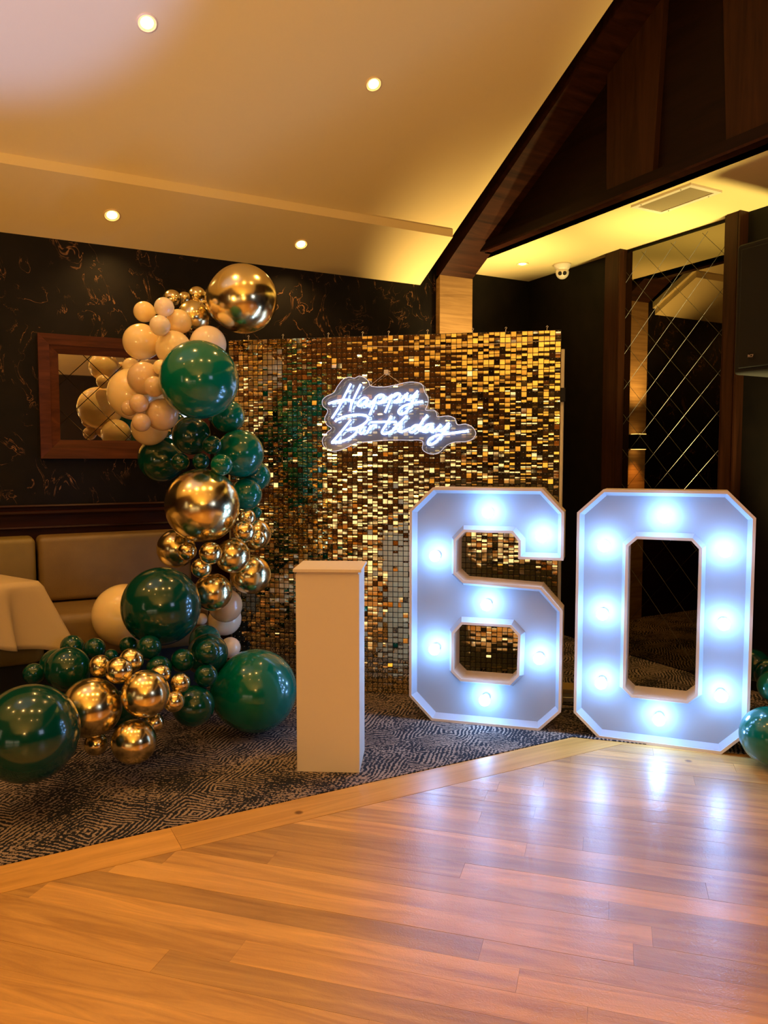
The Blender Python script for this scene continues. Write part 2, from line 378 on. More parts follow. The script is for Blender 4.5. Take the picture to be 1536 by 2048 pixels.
# wood dado on the back wall
struct(part('trim_1', box(-4.1, 2.97, YB - 0.012, YB, 0, 1.085), M['mahogany']))
def rail(name, prof):        # prof in (y out from wall, z)
    V = []; n = len(prof)
    for x in (-4.1, 2.97):
        V += [(x, YB - 0.012 - y, z) for y, z in prof]
    F = [tuple(range(n)), tuple(range(2 * n - 1, n - 1, -1))] + [(i, n + i, n + (i + 1) % n, (i + 1) % n) for i in range(n)]
    return struct(part(name, (V, F), M['mahogany']))
rail('trim_2', [(0, 1.085), (0.016, 1.085), (0.022, 1.093), (0.016, 1.101), (-0.012, 1.101)])
rail('trim_3', [(0, 1.045), (0.024, 1.045), (0.032, 1.054), (0.030, 1.066), (0.012, 1.070), (0, 1.072)])
rail('trim_4', [(0, 0.965), (0.012, 0.965), (0.018, 0.972), (0.012, 0.98), (0, 0.98)])
# sloping ceiling: dropped lower slab, upper slab, far slope
def slab(name, x0, x1, ya, yb, f, th=0.06, m=None):
    a = [(x0, ya, f(ya)), (x1, ya, f(ya)), (x1, yb, f(yb)), (x0, yb, f(yb))]
    b = [(x, y, z + th) for x, y, z in a]
    return struct(part(name, hull8(a, b), m or M['ceiling']))
slab('ceiling', -4.1, 2.839, 4.29, YB + 0.05, zc, 0.05)
slab('ceiling', -4.1, 2.868, RY, YB + 0.05, zu, 0.05)
zf = lambda y: zu(RY) - SL * (RY - y)
slab('ceiling', -4.1, 3.2, -3.55, RY, zf, 0.05)
struct(part('ceiling', box(3.2, 4.1, -4.5, 5.0, 2.775, 2.82), M['ceiling']))
slab('trim_5', 2.80, 2.99, RY, YB + 0.1, lambda y: zu(y) + 0.16, 0.04, M['timber'])   # dark board added for the shade in the open gap beside the beam
# timber rafter beam and column
zb = lambda y: 2.650 + 0.585 * (4.65 - y)
a = [(2.972, RY, zb(RY)), (3.249, RY, zb(RY)), (3.249, 4.96, zb(4.96)), (2.972, 4.96, zb(4.96))]
beam = struct(part('trim_6', hull8(a, [(x, y, z + 0.34) for x, y, z in a]), M['beam']))
struct(part('trim_7', box(2.972, 3.249, 4.65, 4.96, 0, 2.648), M['column']))
# gable wall above the low ceiling
V = [(3.2, 4.6, 2.775), (3.2, -3.5, 2.775), (3.2, -3.5, 2.85), (3.2, RY, zb(RY) + 0.1), (3.2, 4.6, zb(4.6) + 0.1)]
V2 = [(3.3, y, z) for x, y, z in V]
gable = struct(part('wall_gable', (V + V2, [(0, 1, 2, 3, 4), (9, 8, 7, 6, 5)] + [(i, 5 + i, 5 + (i + 1) % 5, (i + 1) % 5) for i in range(5)]), M['timber']))
for (ya0, ya1, yb0, yb1) in ((3.252, 2.925, 3.262, 2.875), (2.488, 2.06, 2.55, 2.00), (1.62, 1.18, 1.68, 1.12)):
    # y at bottom left/right, y at top left/right
    zt = lambda y: zb(y) - 0.005
    a = [(3.165, ya0, 2.835), (3.165, ya1, 2.835), (3.165, yb1, zt(yb1)), (3.165, yb0, zt(yb0))]
    part('gable_panel', hull8(a, [(3.2, y, z) for x, y, z in a]), M['timber_panel'], gable)
part('gable_rail', box(3.150, 3.2, -3.5, 4.42, 2.775, 2.832), M['timber'], gable)
part('gable_bead', box(3.140, 3.2, -3.5, 4.36, 2.762, 2.775), M['mahogany'], gable)
# uprights framing the smoked mirror on the right wall
def upright(name, y0, y1, x=3.955):
    return struct(part(name, join(box(x, 4.009, y0, y1, 0, 2.775), box(x - 0.012, x, y0 + 0.02, y1 - 0.02, 0, 2.775), box(x - 0.018, x, y0, y0 + 0.012, 0, 2.775)), M['mahogany_v']))
upright('trim_8', 3.905, 4.062)
upright('trim_9', 2.985, 3.10)
struct(part('baseboard_back', box(3.25, 4.009, 4.93, 4.96, 0, 0.12), M['mahogany']))

# glowing windows added behind the photographer to give sequins and balloons bright reflections
def added_window(n, side, a0, a1, z0, z1, panes, m):
    def bx(a, b_, d0, d1, za, zb_): return box(-4.1 + d0, -4.1 + d1, a, b_, za, zb_) if side == 'left' else box(a, b_, -3.52 + d0, -3.52 + d1, za, zb_)
    fr = struct(part('added_window_%d' % n, join(bx(a0, a1, 0, 0.06, z0, z0 + 0.06), bx(a0, a1, 0, 0.06, z1 - 0.06, z1)), M['mahogany']))
    wd = (a1 - a0) / panes
    for k in range(panes + 1): part('mullion', bx(a0 + k * wd - 0.03, a0 + k * wd + 0.03, 0, 0.07, z0, z1), M['mahogany'], fr)
    for k in range(panes): part('pane', bx(a0 + k * wd + 0.03, a0 + (k + 1) * wd - 0.03, 0.01, 0.03, z0 + 0.06, z1 - 0.06), m, fr)
added_window(1, 'left', -3.3, -0.4, 0.02, 0.80, 4, M['pane_glow'])
added_window(2, 'left', 0.95, 1.45, 0.7, 2.3, 1, M['pane_glow'])
added_window(3, 'front', -3.9, -2.4, 0.02, 0.80, 2, M['pane_glow'])

# ================================================================== FIXTURES
nrm = Vector((0, -SL, -1)).normalized()
def downlight(x, y, z, normal, label, r=0.043, power=18.0, group=None):
    t_ = empty('downlight', (x, y, z)); t_.rotation_euler = (-Vector(normal)).to_track_quat('Z', 'Y').to_euler()
    tag(t_, label, 'ceiling light', group)
    part('trim_ring', lathe([(r * 0.80, 0.0), (r * 0.80, -0.004), (r * 0.9, -0.007), (r, -0.004), (r, 0.0)], 32, False, False), M['lampcone'], t_, smooth=True)
    part('reflector', lathe([(r * 0.82, -0.003), (r * 0.62, -0.0015), (r * 0.6, -0.0008)], 32, False, False), M['lampcone'], t_, smooth=True)
    part('lamp', lathe([(r * 0.6, -0.001), (r * 0.58, -0.004), (r * 0.3, -0.008), (0.001, -0.010)], 24, False, False), M['lampglow'], t_, smooth=True)
    lamp('SPOT', Vector((x, y, z)) + Vector(normal) * 0.03, power, WARM, 0.02, aim=(x, y, z - 3), angle=120, blend=0.8, name='downlight_lamp')
G = 'recessed downlights in the sloping ceiling'
downlight(0.758, 3.559, zu(3.559), nrm, 'recessed downlight highest on the left of the sloping ceiling', 0.045)
downlight(1.876, 3.566, zu(3.566), nrm, 'recessed downlight in the upper ceiling slope nearest the dark timber gable', 0.043)
downlight(0.749, 4.494, zc(4.494), nrm, 'recessed downlight in the lower ceiling strip, left one, above the framed mirror', 0.045)
downlight(1.864, 4.506, zc(4.506), nrm, 'recessed downlight in the lower ceiling strip above the sequin wall', 0.043)
downlight(3.607, 4.534, 2.775, (0, 0, -1), 'flat round downlight in the low ceiling beside the security camera', 0.043, 5)
# further lamps of the same grid outside the frame
for x, y in ((-1.5, 3.56), (-0.37, 3.56), (-1.5, 2.5), (-0.37, 2.0), (0.75, 1.6), (1.9, 1.6), (-1.5, 0.2), (0.75, -0.6), (1.9, -0.6)):
    z = (zu(y) if y > RY else zf(y)) - 0.05
    lamp('SPOT', (x, y, z), 45.0 if y in (2.0, 1.6) else 20.0, WARM, 0.03, aim=(x, y, z - 3), angle=120, blend=0.8, name='downlight_lamp')
# ceiling vent
v_ = empty('ceiling_vent', (3.45, 3.026, 2.775)); tag(v_, 'rectangular white air vent with thin slats in the low ceiling', 'air vent')
hx, hy = 0.120, 0.205
vf_ = part('vent_frame', join(box(-hx, hx, -hy, -hy + 0.028, -0.012, 0), box(-hx, hx, hy - 0.028, hy, -0.012, 0), box(-hx, -hx + 0.028, -hy + 0.028, hy - 0.028, -0.012, 0), box(hx - 0.028, hx, -hy + 0.028, hy - 0.028, -0.012, 0)), M['ventm'], v_)
part('backing', box(-hx + 0.02, hx - 0.02, -hy + 0.02, hy - 0.02, -0.002, 0), M['black'], v_)
sl = mesh('slat', *box(-0.0035, 0.0035, -hy + 0.028, hy - 0.028, -0.005, 0.0), M['ventslat'])
for k in range(12):
    o = link('slat', sl, v_, (-hx + 0.036 + k * (2 * hx - 0.072) / 11, 0, -0.004), (0, R(35), 0))
for sx in (-1, 1):
    for sy in (-0.13, 0.14):
        part('screw', lathe([(0.003, 0), (0.003, -0.002), (0.001, -0.003)], 8), M['black'], vf_, (sx * (hx - 0.012), sy, -0.012))
# security camera
s_ = empty('security_camera', (3.872, 4.406, 2.775)); tag(s_, 'white dome security camera with two dark lenses under the low ceiling', 'security camera')
part('mount', lathe([(0.062, 0.0), (0.060, -0.014), (0.050, -0.035), (0.040, -0.05)], 32), M['camwhite'], s_, smooth=True)
cd = (Vector((0, 0, 1.35)) - Vector((3.872, 4.406, 2.72))).normalized()
eye = part('eyeball', sphere(0.047, 28, 18, (0, 0, -0.062)), M['camwhite'], s_, smooth=True)
for k in (-1, 1):
    sd = cd.cross(Vector((0, 0, 1))).normalized()
    pos = Vector((0, 0, -0.062)) + (cd + sd * 0.42 * k - Vector((0, 0, 0.10))).normalized() * 0.043
    o = part('lens', lathe([(0.0145, 0), (0.0145, 0.006), (0.010, 0.008), (0.001, 0.008)], 20), M['black'], eye, pos); o.rotation_euler = cd.to_track_quat('Z', 'Y').to_euler()

# framed mirror on the back wall
x0, x1, z0, z1 = 0.371, 1.32, 1.358, 2.047; fw = 0.062
f_ = empty('wall_mirror', ((x0 + x1) / 2, YB, z0)); tag(f_, 'wall mirror with crossing diagonal lines in a thick brown wooden frame, left wall', 'mirror')
ox, oz = (x0 + x1) / 2, z0
def mitre(a, b, w, ya, yb, yc):   # one frame member between outer corners a,b (x,z); w inward offset corners
    (ax, az), (bx, bz), (ix, iz), (jx, jz) = a, b, w[0], w[1]
    A = [(ax - ox, ya, az - oz), (bx - ox, ya, bz - oz), (jx - ox, yb, jz - oz), (ix - ox, yb, iz - oz)]
    B = [(x, yc, z) for x, y, z in A]
    return hull8(A, B)
def ring4(c0, w): x0_, x1_, z0_, z1_ = c0; return [(x0_ + w, z0_ + w), (x1_ - w, z0_ + w), (x1_ - w, z1_ - w), (x0_ + w, z1_ - w)]
C0 = ring4((x0, x1, z0, z1), 0); C1 = ring4((x0, x1, z0, z1), 0.058); C2 = ring4((x0, x1, z0, z1), 0.105)
for i in range(4):
    j = (i + 1) % 4
    part('frame_rail', mitre(C0[i], C0[j], (C1[i], C1[j]), -0.040, -0.032, 0.0), M['frame'], f_)
    part('inner_rail', mitre(C1[i], C1[j], (C2[i], C2[j]), -0.024, -0.012, 0.0), M['frame'], f_)
glass = part('mirror_glass', box(x0 + 0.10 - ox, x1 - 0.10 - ox, -0.008, -0.002, 0.10, z1 - z0 - 0.10), M['mirror'], f_)
def lattice(parent, umin, umax, vmin, vmax, c1s, c2s, to3, w=0.0022, t_=0.002, gm='bevel'):
    # lines u+v=c and v-u=c clipped to the rectangle; to3(u,v,depth)->xyz
    for kind, cs_ in ((0, c1s), (1, c2s)):
        for c in cs_:
            pts = []
            for u in (umin, umax):
                v = c - u if kind == 0 else c + u
                if vmin <= v <= vmax: pts.append((u, v))
            for v in (vmin, vmax):
                u = c - v if kind == 0 else v - c
                if umin < u < umax: pts.append((u, v))
            if len(pts) < 2: continue
            (ua, va_), (ub, vb) = pts[0], pts[1]
            L = math.hypot(ub - ua, vb - va_); nx, ny = -(vb - va_) / L * w, (ub - ua) / L * w
            A = [to3(ua + nx, va_ + ny, 0), to3(ub + nx, vb + ny, 0), to3(ub - nx, vb - ny, 0), to3(ua - nx, va_ - ny, 0)]
            Bq = [to3(ua, va_, t_), to3(ub, vb, t_)]
            part('bevel_line', (A + Bq, [(0, 1, 5, 4), (4, 5, 2, 3), (0, 4, 3), (1, 2, 5), (3, 2, 1, 0)]), M[gm], parent)
lattice(f_, x0 + 0.105, x1 - 0.105, z0 + 0.105, z1 - 0.105, [2.328 + 0.222 * k for k in range(-3, 5)], [1.074 + 0.218 * k for k in range(-6, 2)], lambda u, v, d: (u - ox, -0.008 - d, v - oz))
# smoked mirror on the right wall
g_ = empty('wall_mirror', (4.009, 3.502, 0.01)); tag(g_, 'tall smoked mirror with crossing diagonal lines on the right wall behind the zero', 'mirror')
part('mirror_glass', box(-0.014, -0.002, -0.402, 0.402, 0.0, 2.74), M['mirror_dark'], g_)
lattice(g_, 3.10, 3.904, 0.01, 2.73, [5.74 + 0.24 * k for k in range(-12, 4)], [-1.28 + 0.24 * k for k in range(-8, 8)], lambda u, v, d: (-0.014 - d, u - 3.502, v - 0.01), w=0.0013, gm='groove')
# sconce on the timber column (seen in the smoked mirror)
c_ = empty('wall_sconce', (3.11, 4.65, 1.50)); tag(c_, 'dark up and down wall sconce on the timber column behind the sequin wall', 'wall light')
part('sconce_body', rbox(-0.07, 0.07, -0.11, 0, -0.06, 0.06, 0.012), M['black'], c_)
part('sconce_lamp', box(-0.05, 0.05, -0.09, -0.02, 0.061, 0.065), M['sconce_glow'], c_)
part('sconce_lamp', box(-0.05, 0.05, -0.09, -0.02, -0.065, -0.061), M['sconce_glow'], c_)
lamp('SPOT', (3.11, 4.46, 1.60), 120, (1.0, 0.66, 0.25), 0.03, aim=(3.11, 4.60, 3.0), angle=80, blend=0.9, name='sconce_light')
lamp('SPOT', (3.11, 4.56, 1.42), 22, (1.0, 0.42, 0.10), 0.03, aim=(3.11, 4.66, 0.0), angle=80, blend=0.9, name='sconce_light')

# ================================================================== BENCH, TABLE
b_ = empty('banquette', (0.0, 4.4, 0)); tag(b_, 'beige leatherette wall bench with split back cushions along the dark dado', 'bench')
YL = 4.4
def cushion(x0, x1, z0, z1, y0, y1, name, m, r=0.03, lean=0.0):
    V, F = rbox(x0, x1, y0 - YL, y1 - YL, z0, z1, r, 5)
    V = [(x, y - lean * (1 - (z - z0) / (z1 - z0)), z) for x, y, z in V]
    return part(name, (V, F), m, b_, smooth=True)
cushion(-1.9, 0.318, 0.585, 0.934, 4.50, 4.685, 'back_cushion', M['leather2'], lean=0.03)
cushion(0.330, 1.15, 0.585, 0.936, 4.50, 4.685, 'back_cushion', M['leather'], lean=0.03)
cushion(-1.9, 0.318, 0.34, 0.578, 4.10, 4.68, 'seat_cushion', M['leather2'], 0.05)
cushion(0.330, 1.15, 0.34, 0.578, 4.10, 4.68, 'seat_cushion', M['leather'], 0.05)
part('bench_base', box(-1.9, 1.15, 4.20 - YL, 4.66 - YL, 0.004, 0.35), M['black'], b_)
# table and cloth
ct = (0.291, 3.979); ex = Vector((-0.43, 0.903)); ey = Vector((-0.903, -0.43)); SZ = 0.60
tc = Vector(ct) + ex * SZ * 0.40 + ey * SZ / 2
HX, HY = SZ * 0.40, SZ / 2
ang = math.atan2(ex.y, ex.x)
t_ = empty('table', (tc.x, tc.y, 0.004), ang); tag(t_, 'square pedestal table under the pale tablecloth at the left edge', 'table')
part('table_top', rbox(-HX + 0.006, HX - 0.006, -HY + 0.006, HY - 0.006, 0.738, 0.768, 0.004, 2), M['mahogany'], t_)
part('pedestal', lathe([(0.03, 0.02), (0.028, 0.70), (0.08, 0.738)], 20), M['black'], t_, smooth=True)
part('foot', lathe([(0.17, 0.0), (0.165, 0.012), (0.04, 0.03)], 28), M['black'], t_, smooth=True)
def cloth():
    N = 220; LV = 12; V = []; F = []
    def per(s):   # rounded square perimeter, s in 0..1, starting at +x side
        a = 2 * math.pi * s; c, n_ = math.cos(a), math.sin(a)
        k = 1.0 / max(abs(c), abs(n_)); return c * k, n_ * k
    for l in range(-3, LV + 1):
        for k in range(N):
            s = k / N; px, py = per(s); cor = min(abs(px), abs(py)) ** 5   # 1 at corners
            if l <= 0:
                f = (l + 3) / 3; V.append((px * HX * f, py * HY * f, 0.7715 - 0.0)); continue
            u = l / LV
            drop = 0.27 + 0.13 * cor + 0.03 * math.sin(17 * s * 2 + 1)
            front = 1.0 if py < -0.2 or px < 0 else 0.6
            out = 0.010 + u * (0.035 + 0.15 * cor + 0.036 * math.sin(2 * math.pi * 13 * s + 0.8) * (1 - cor) + 0.012 * math.sin(2 * math.pi * 29 * s))
            dx, dy = (px, py); L = math.hypot(dx, dy)
            V.append((px * HX + dx / L * out, py * HY + dy / L * out, 0.7715 - drop * (u if u > 0.1 else u * 0.9)))
    for r_ in range(LV + 3):
        for k in range(N):
            k2 = (k + 1) % N; F.append((r_ * N + k, r_ * N + k2, (r_ + 1) * N + k2, (r_ + 1) * N + k))
    return V, F
o = part('tablecloth', cloth(), M['cloth'], None, (tc.x, tc.y, 0.004), (0, 0, ang), smooth=True)
tag(o, 'pale linen tablecloth draped in folds over the table at the left edge', 'tablecloth')
sm = o.modifiers.new('thickness', 'SOLIDIFY'); sm.thickness = 0.0015; sm.offset = 1

# ================================================================== SEQUIN WALL
AD = R(-39.5); dd = Vector((math.cos(AD), math.sin(AD), 0)); U0 = Vector((2.015, 3.913, 0)) - dd * 0.826
sw = empty('sequin_wall', (U0.x, U0.y, 0.004), AD); tag(sw, 'tall gold mirror sequin backdrop wall behind the plinth and the six', 'backdrop')
NC, NR, TP = 64, 69, 0.0296
part('backing_grid', box(-0.004, NC * TP + 0.002, 0.004, 0.010, 0.0, NR * TP + 0.003), M['backing'], sw)
rs = random.Random(3)
def tile_vf(cx, ztop, w, h, tilt, yaw, bow):
    rows_ = 4; V = []; F = []
    for i in range(rows_ + 1):
        u = i / rows_; z = -h * u; b = -bow * math.sin(math.pi * u)
        for x in (-w / 2, w / 2):
            y = b; yy = y * math.cos(tilt) + z * math.sin(tilt); zz = -y * math.sin(tilt) + z * math.cos(tilt)
            V.append((cx + x * math.cos(yaw), yy + x * math.sin(yaw) - 0.0035, ztop + zz))
    n_ = len(V); V += [(x, y + 0.0008, z) for x, y, z in V]
    for i in range(rows_):
        a = 2 * i; F.append((a, a + 2, a + 3, a + 1)); F.append((n_ + a, n_ + a + 1, n_ + a + 3, n_ + a + 2))
        F.append((a, n_ + a, n_ + a + 2, a + 2)); F.append((a + 1, a + 3, n_ + a + 3, n_ + a + 1))
    F.append((0, 1, n_ + 1, n_)); F.append((2 * rows_, n_ + 2 * rows_, n_ + 2 * rows_ + 1, 2 * rows_ + 1))
    return V, F
BV, BF, PV, PF = [], [], [], []; tiles_done = 0
for r_ in range(NR):
    for c in range(NC):
        zt = NR * TP - r_ * TP; cx = (c + 0.5) * TP
        q = rs.random()
        tilt = rs.gauss(0, 0.03) if q < 0.8 else rs.gauss(0, 0.11)
        yaw = rs.gauss(0, 0.02) if rs.random() < 0.8 else rs.gauss(0, 0.10)
        bow = rs.choice((0.0001, 0.0002, 0.0004, 0.0006, 0.0008)) * (1 if rs.random() < 0.75 else -0.7)
        vf = tile_vf(cx, zt - 0.001, TP - 0.0034, TP - 0.0036, tilt, yaw, bow)
        if c >= NC - 10 and r_ < 30 and tiles_done < 300:
            V, F = vf; ref = (cx, 0, zt); part('sequin', ([(x - ref[0], y - ref[1], z - ref[2]) for x, y, z in V], F), M['tile'], sw, ref); tiles_done += 1
        else:
            k = len(BV); BV += vf[0]; BF += [tuple(i + k for i in f) for f in vf[1]]
        pv, pf = box(cx - 0.0011, cx + 0.0011, -0.0065, 0.004, zt - 0.0042, zt - 0.0020)
        k = len(PV); PV += pv; PF += [tuple(i + k for i in f) for f in pf]
o = part('sequins', (BV, BF), M['tile'], sw); o['kind'] = 'stuff'
o = part('pins', (PV, PF), M['pin'], sw); o['kind'] = 'stuff'
for x in (0.12, 0.33, 0.60, 0.80, 0.95, 1.17, 1.42, 1.60, 1.82):
    part('hook', tube([(x, 0.002, NR * TP - 0.01), (x, 0.002, NR * TP + 0.014), (x + 0.006, 0.002, NR * TP + 0.022), (x + 0.001, 0.002, NR * TP + 0.027), (x - 0.005, 0.002, NR * TP + 0.02)], 0.0016, 6), M['pin'], sw)
part('stand_pole', lathe([(0.012, 0.03), (0.012, NR * TP - 0.10)], 20), M['pole'], sw, (NC * TP + 0.009, 0.016, 0), smooth=True)
part('stand_pole', lathe([(0.012, 0.03), (0.012, NR * TP - 0.10)], 20), M['pole'], sw, (-0.012, 0.03, 0), smooth=True)
part('cross_bar', tube([(0.0, 0.03, NR * TP - 0.12), (NC * TP, 0.03, NR * TP - 0.12)], 0.012, 12), M['pole'], sw)
part('pole_clamp', rbox(NC * TP + 0.000, NC * TP + 0.028, -0.012, 0.030, 1.66, 1.735, 0.004, 2), M['black'], sw)
for x in (NC * TP + 0.009, -0.012):
    part('foot_plate', rbox(x - 0.13, x + 0.13, 0.022, 0.32, 0.0, 0.028, 0.003, 2), M['steel'], sw)
part('reflection_line', tube([(0.80, -0.011, 1.985), (1.2, -0.012, 1.972), (1.55, -0.012, 1.978), (NC * TP, -0.010, 1.99)], 0.0011, 5), M['pin'], sw)  # thin line added in place of a reflected streak on the tiles

# ================================================================== NEON SIGN
STROKES, OUTL = [[(0.7437, 1.7739), (0.7087, 1.7103), (0.6706, 1.6379), (0.6324, 1.582)], [(0.6123, 1.664), (0.6562, 1.6774), (0.7086, 1.6851), (0.7434, 1.6818), (0.7462, 1.6649), (0.7374, 1.6202)], [(0.8013, 1.7701), (0.7724, 1.7148), (0.7462, 1.6593)], [(0.8414, 1.6887), (0.8184, 1.6946), (0.7896, 1.6727), (0.7838, 1.6532), (0.8011, 1.6502), (0.8241, 1.6666), (0.8414, 1.6859), (0.8299, 1.6526), (0.8528, 1.6551), (0.8872, 1.6936)], [(0.8901, 1.6991), (0.8729, 1.6521), (0.8499, 1.5966)], [(0.8844, 1.6936), (0.9101, 1.7099), (0.9329, 1.704), (0.9243, 1.6791), (0.8986, 1.6628), (0.9272, 1.668), (0.9726, 1.7034)], [(0.9811, 1.7115), (0.9613, 1.662), (0.9386, 1.6095)], [(0.9755, 1.695), (1.0009, 1.714), (1.0235, 1.7108), (1.0151, 1.6861), (0.9897, 1.6671), (1.0236, 1.6749), (1.0574, 1.7103)], [(1.0686, 1.7184), (1.0546, 1.6938), (1.0687, 1.6798), (1.0967, 1.6987), (1.1247, 1.7285)], [(1.1247, 1.7285), (1.0968, 1.6766), (1.066, 1.6219), (1.0322, 1.6002), (1.0152, 1.6142), (1.0378, 1.6416), (1.0856, 1.6575), (1.1528, 1.6703)], [(0.6499, 1.5649), (0.6937, 1.587), (0.7431, 1.5977), (0.801, 1.5999), (0.8384, 1.5883), (0.8355, 1.5632), (0.8008, 1.5383), (0.7516, 1.5191), (0.7197, 1.5137)], [(0.7431, 1.5725), (0.7081, 1.5306), (0.6671, 1.483), (0.6318, 1.4464)], [(0.7197, 1.5137), (0.7603, 1.5246), (0.7777, 1.5104), (0.7544, 1.4825), (0.702, 1.4546), (0.6288, 1.4436)], [(0.8153, 1.5438), (0.795, 1.5075), (0.8036, 1.4934), (0.8268, 1.5157)], [(0.8441, 1.5687), (0.8499, 1.5742)], [(0.8584, 1.5406), (0.8354, 1.496)], [(0.8469, 1.5156), (0.867, 1.5378), (0.8871, 1.5376), (0.8842, 1.5265)], [(0.8613, 1.5574), (0.9329, 1.5595), (1.0039, 1.5589)], [(0.9755, 1.5924), (0.9471, 1.5455), (0.9214, 1.5011), (0.9443, 1.4925), (0.9841, 1.5118)], [(1.0632, 1.5915), (1.0266, 1.5559), (0.9955, 1.5228), (0.9756, 1.5007)], [(0.9841, 1.5173), (1.0125, 1.5393), (1.0294, 1.5392), (1.0153, 1.5088), (1.0408, 1.5058), (1.0803, 1.5222)], [(1.1308, 1.5356), (1.1056, 1.5358), (1.0803, 1.5139), (1.086, 1.5), (1.1141, 1.5136), (1.1782, 1.5958)], [(1.1587, 1.5767), (1.1309, 1.5218), (1.1393, 1.5079), (1.1645, 1.5243)], [(1.2035, 1.5405), (1.1784, 1.5407), (1.1533, 1.5161), (1.159, 1.5022), (1.1841, 1.5159), (1.2063, 1.5405), (1.1953, 1.5075), (1.2175, 1.5074), (1.248, 1.5346)], [(1.2535, 1.5428), (1.237, 1.5182), (1.2481, 1.5071), (1.273, 1.5234), (1.3005, 1.5506)], [(1.3005, 1.5506), (1.2731, 1.5042), (1.24, 1.4604), (1.2039, 1.433), (1.1816, 1.4358), (1.1899, 1.4606), (1.226, 1.4798), (1.2898, 1.4904), (1.4052, 1.506)]], \
    [(0.5977, 1.7063), (0.6412, 1.7265), (0.663, 1.7608), (0.6919, 1.7949), (0.7135, 1.8083), (0.735, 1.8113), (0.7636, 1.8059), (0.7921, 1.817), (0.8276, 1.8025), (0.8453, 1.7816), (0.8594, 1.7594), (0.9335, 1.7539), (1.0036, 1.765), (1.0663, 1.7774), (1.1218, 1.7743), (1.1495, 1.7589), (1.16, 1.7248), (1.1808, 1.6838), (1.1775, 1.6499), (1.1672, 1.6228), (1.212, 1.6222), (1.2293, 1.6017), (1.2342, 1.5847), (1.2944, 1.5888), (1.3286, 1.5735), (1.3424, 1.5409), (1.39, 1.5425), (1.4273, 1.5253), (1.4444, 1.4915), (1.4278, 1.4612), (1.3906, 1.4478), (1.3294, 1.4447), (1.2816, 1.4245), (1.2475, 1.3905), (1.2062, 1.3782), (1.1716, 1.3872), (1.1493, 1.4078), (1.1471, 1.4523), (1.06, 1.4562), (0.9476, 1.4567), (0.8484, 1.4502), (0.7698, 1.4401), (0.6977, 1.409), (0.6325, 1.3951), (0.5889, 1.4163), (0.5731, 1.4585), (0.6003, 1.5004), (0.6273, 1.5247), (0.6005, 1.5459), (0.5876, 1.5809), (0.606, 1.6247), (0.5793, 1.6509), (0.5744, 1.6823)]
ns_ = empty('neon_sign', (U0.x, U0.y, 0.004), AD)
tag(ns_, 'white neon Happy Birthday sign on clear acrylic hung before the sequin wall', 'sign')
off = Vector((0.0, 0.0))
for st in STROKES:
    P = smooth_path([(u, -0.048, z) for u, z in st], 7)
    part('neon_tube', tube(P, 0.0062, 8), M['neon'], ns_, smooth=True)
out_ = smooth_path([(u, 0, z) for u, z in OUTL], 5, closed=True)
bm = bmesh.new(); vs = [bm.verts.new((p.x, -0.040, p.z)) for p in out_]
es = [bm.edges.new((vs[i], vs[(i + 1) % len(vs)])) for i in range(len(vs))]
bmesh.ops.triangle_fill(bm, edges=es, use_beauty=True)
me = D.meshes.new('acrylic_back'); bm.to_mesh(me); bm.free(); me.materials.append(M['acrylic']); ab_ = link('acrylic_back', me, ns_)
part('acrylic_edge', tube([(p.x, -0.040, p.z) for p in out_], 0.0016, 6, True), M['acrylic_edge'], ab_, smooth=True)
part('hanging_wire', tube([(0.8558, -0.040, 1.765), (0.9414, -0.030, 1.832), (1.0235, -0.040, 1.772)], 0.0011, 5), M['pin'], ns_)
part('hanging_wire', tube([(0.80, -0.044, 1.725), (0.8558, -0.044, 1.765)], 0.0010, 5), M['pin'], ns_)
part('wall_hook', rbox(0.929, 0.954, -0.034, -0.008, 1.825, 1.85, 0.004, 2), M['pin'], ns_)
part('standoff', rbox(1.158, 1.178, -0.040, -0.008, 1.630, 1.650, 0.003, 2), M['pin'], ab_)
part('sign_cable', tube(smooth_path([(1.186, -0.043, 1.52), (1.20, -0.030, 1.49), (1.22, -0.02, 1.40)][:2], 4), 0.0014, 5), M['pin'], ns_)

# ================================================================== PLINTH
pl_ = empty('plinth', (1.220, 3.036, 0.004), math.atan2(-0.143, 0.231)); tag(pl_, 'tall white square display plinth with thin lid, on the carpet beside the six', 'plinth')
part('body', rbox(0, 0.272, 0, 0.262, 0, 0.862, 0.002, 2), M['plinth'], pl_)
V, F = hull8([(-0.010, -0.010, 0.872), (0.282, -0.010, 0.872), (0.282, 0.272, 0.872), (-0.010, 0.272, 0.872)], [(-0.010, -0.010, 0.884), (0.282, -0.010, 0.884), (0.282, 0.272, 0.884), (-0.010, 0.272, 0.884)])
part('lid', join((V, F), box(0.004, 0.268, 0.004, 0.258, 0.862, 0.872)), M['plinth'], pl_)

# ================================================================== LIT NUMBERS
def ring_wall(poly, t_, y0, y1, inward):
    q = offset(poly, t_ if inward else -t_); n = len(poly); V = []
    for (pp, y) in ((poly, y0), (q, y0), (q, y1), (poly, y1)): V += [(x, y, z) for x, z in pp]
    F = []
    for L in range(4):
        L2 = (L + 1) % 4
        for i in range(n):
            j = (i + 1) % n; F.append((L * n + i, L * n + j, L2 * n + j, L2 * n + i))
    return V, F
def bevel_ring(poly, i0, i1, y0, y1, sgn):
    a = offset(poly, sgn * i0); q = offset(poly, sgn * i1); n = len(poly)
    V = [(x, y0, z) for x, z in a] + [(x, y1, z) for x, z in q] + [(x, y1, z) for x, z in a]; F = []
    for i in range(n):
        j = (i + 1) % n; F += [(i, j, n + j, n + i), (n + i, n + j, 2 * n + j, 2 * n + i), (2 * n + i, 2 * n + j, j, i)]
    return V, F
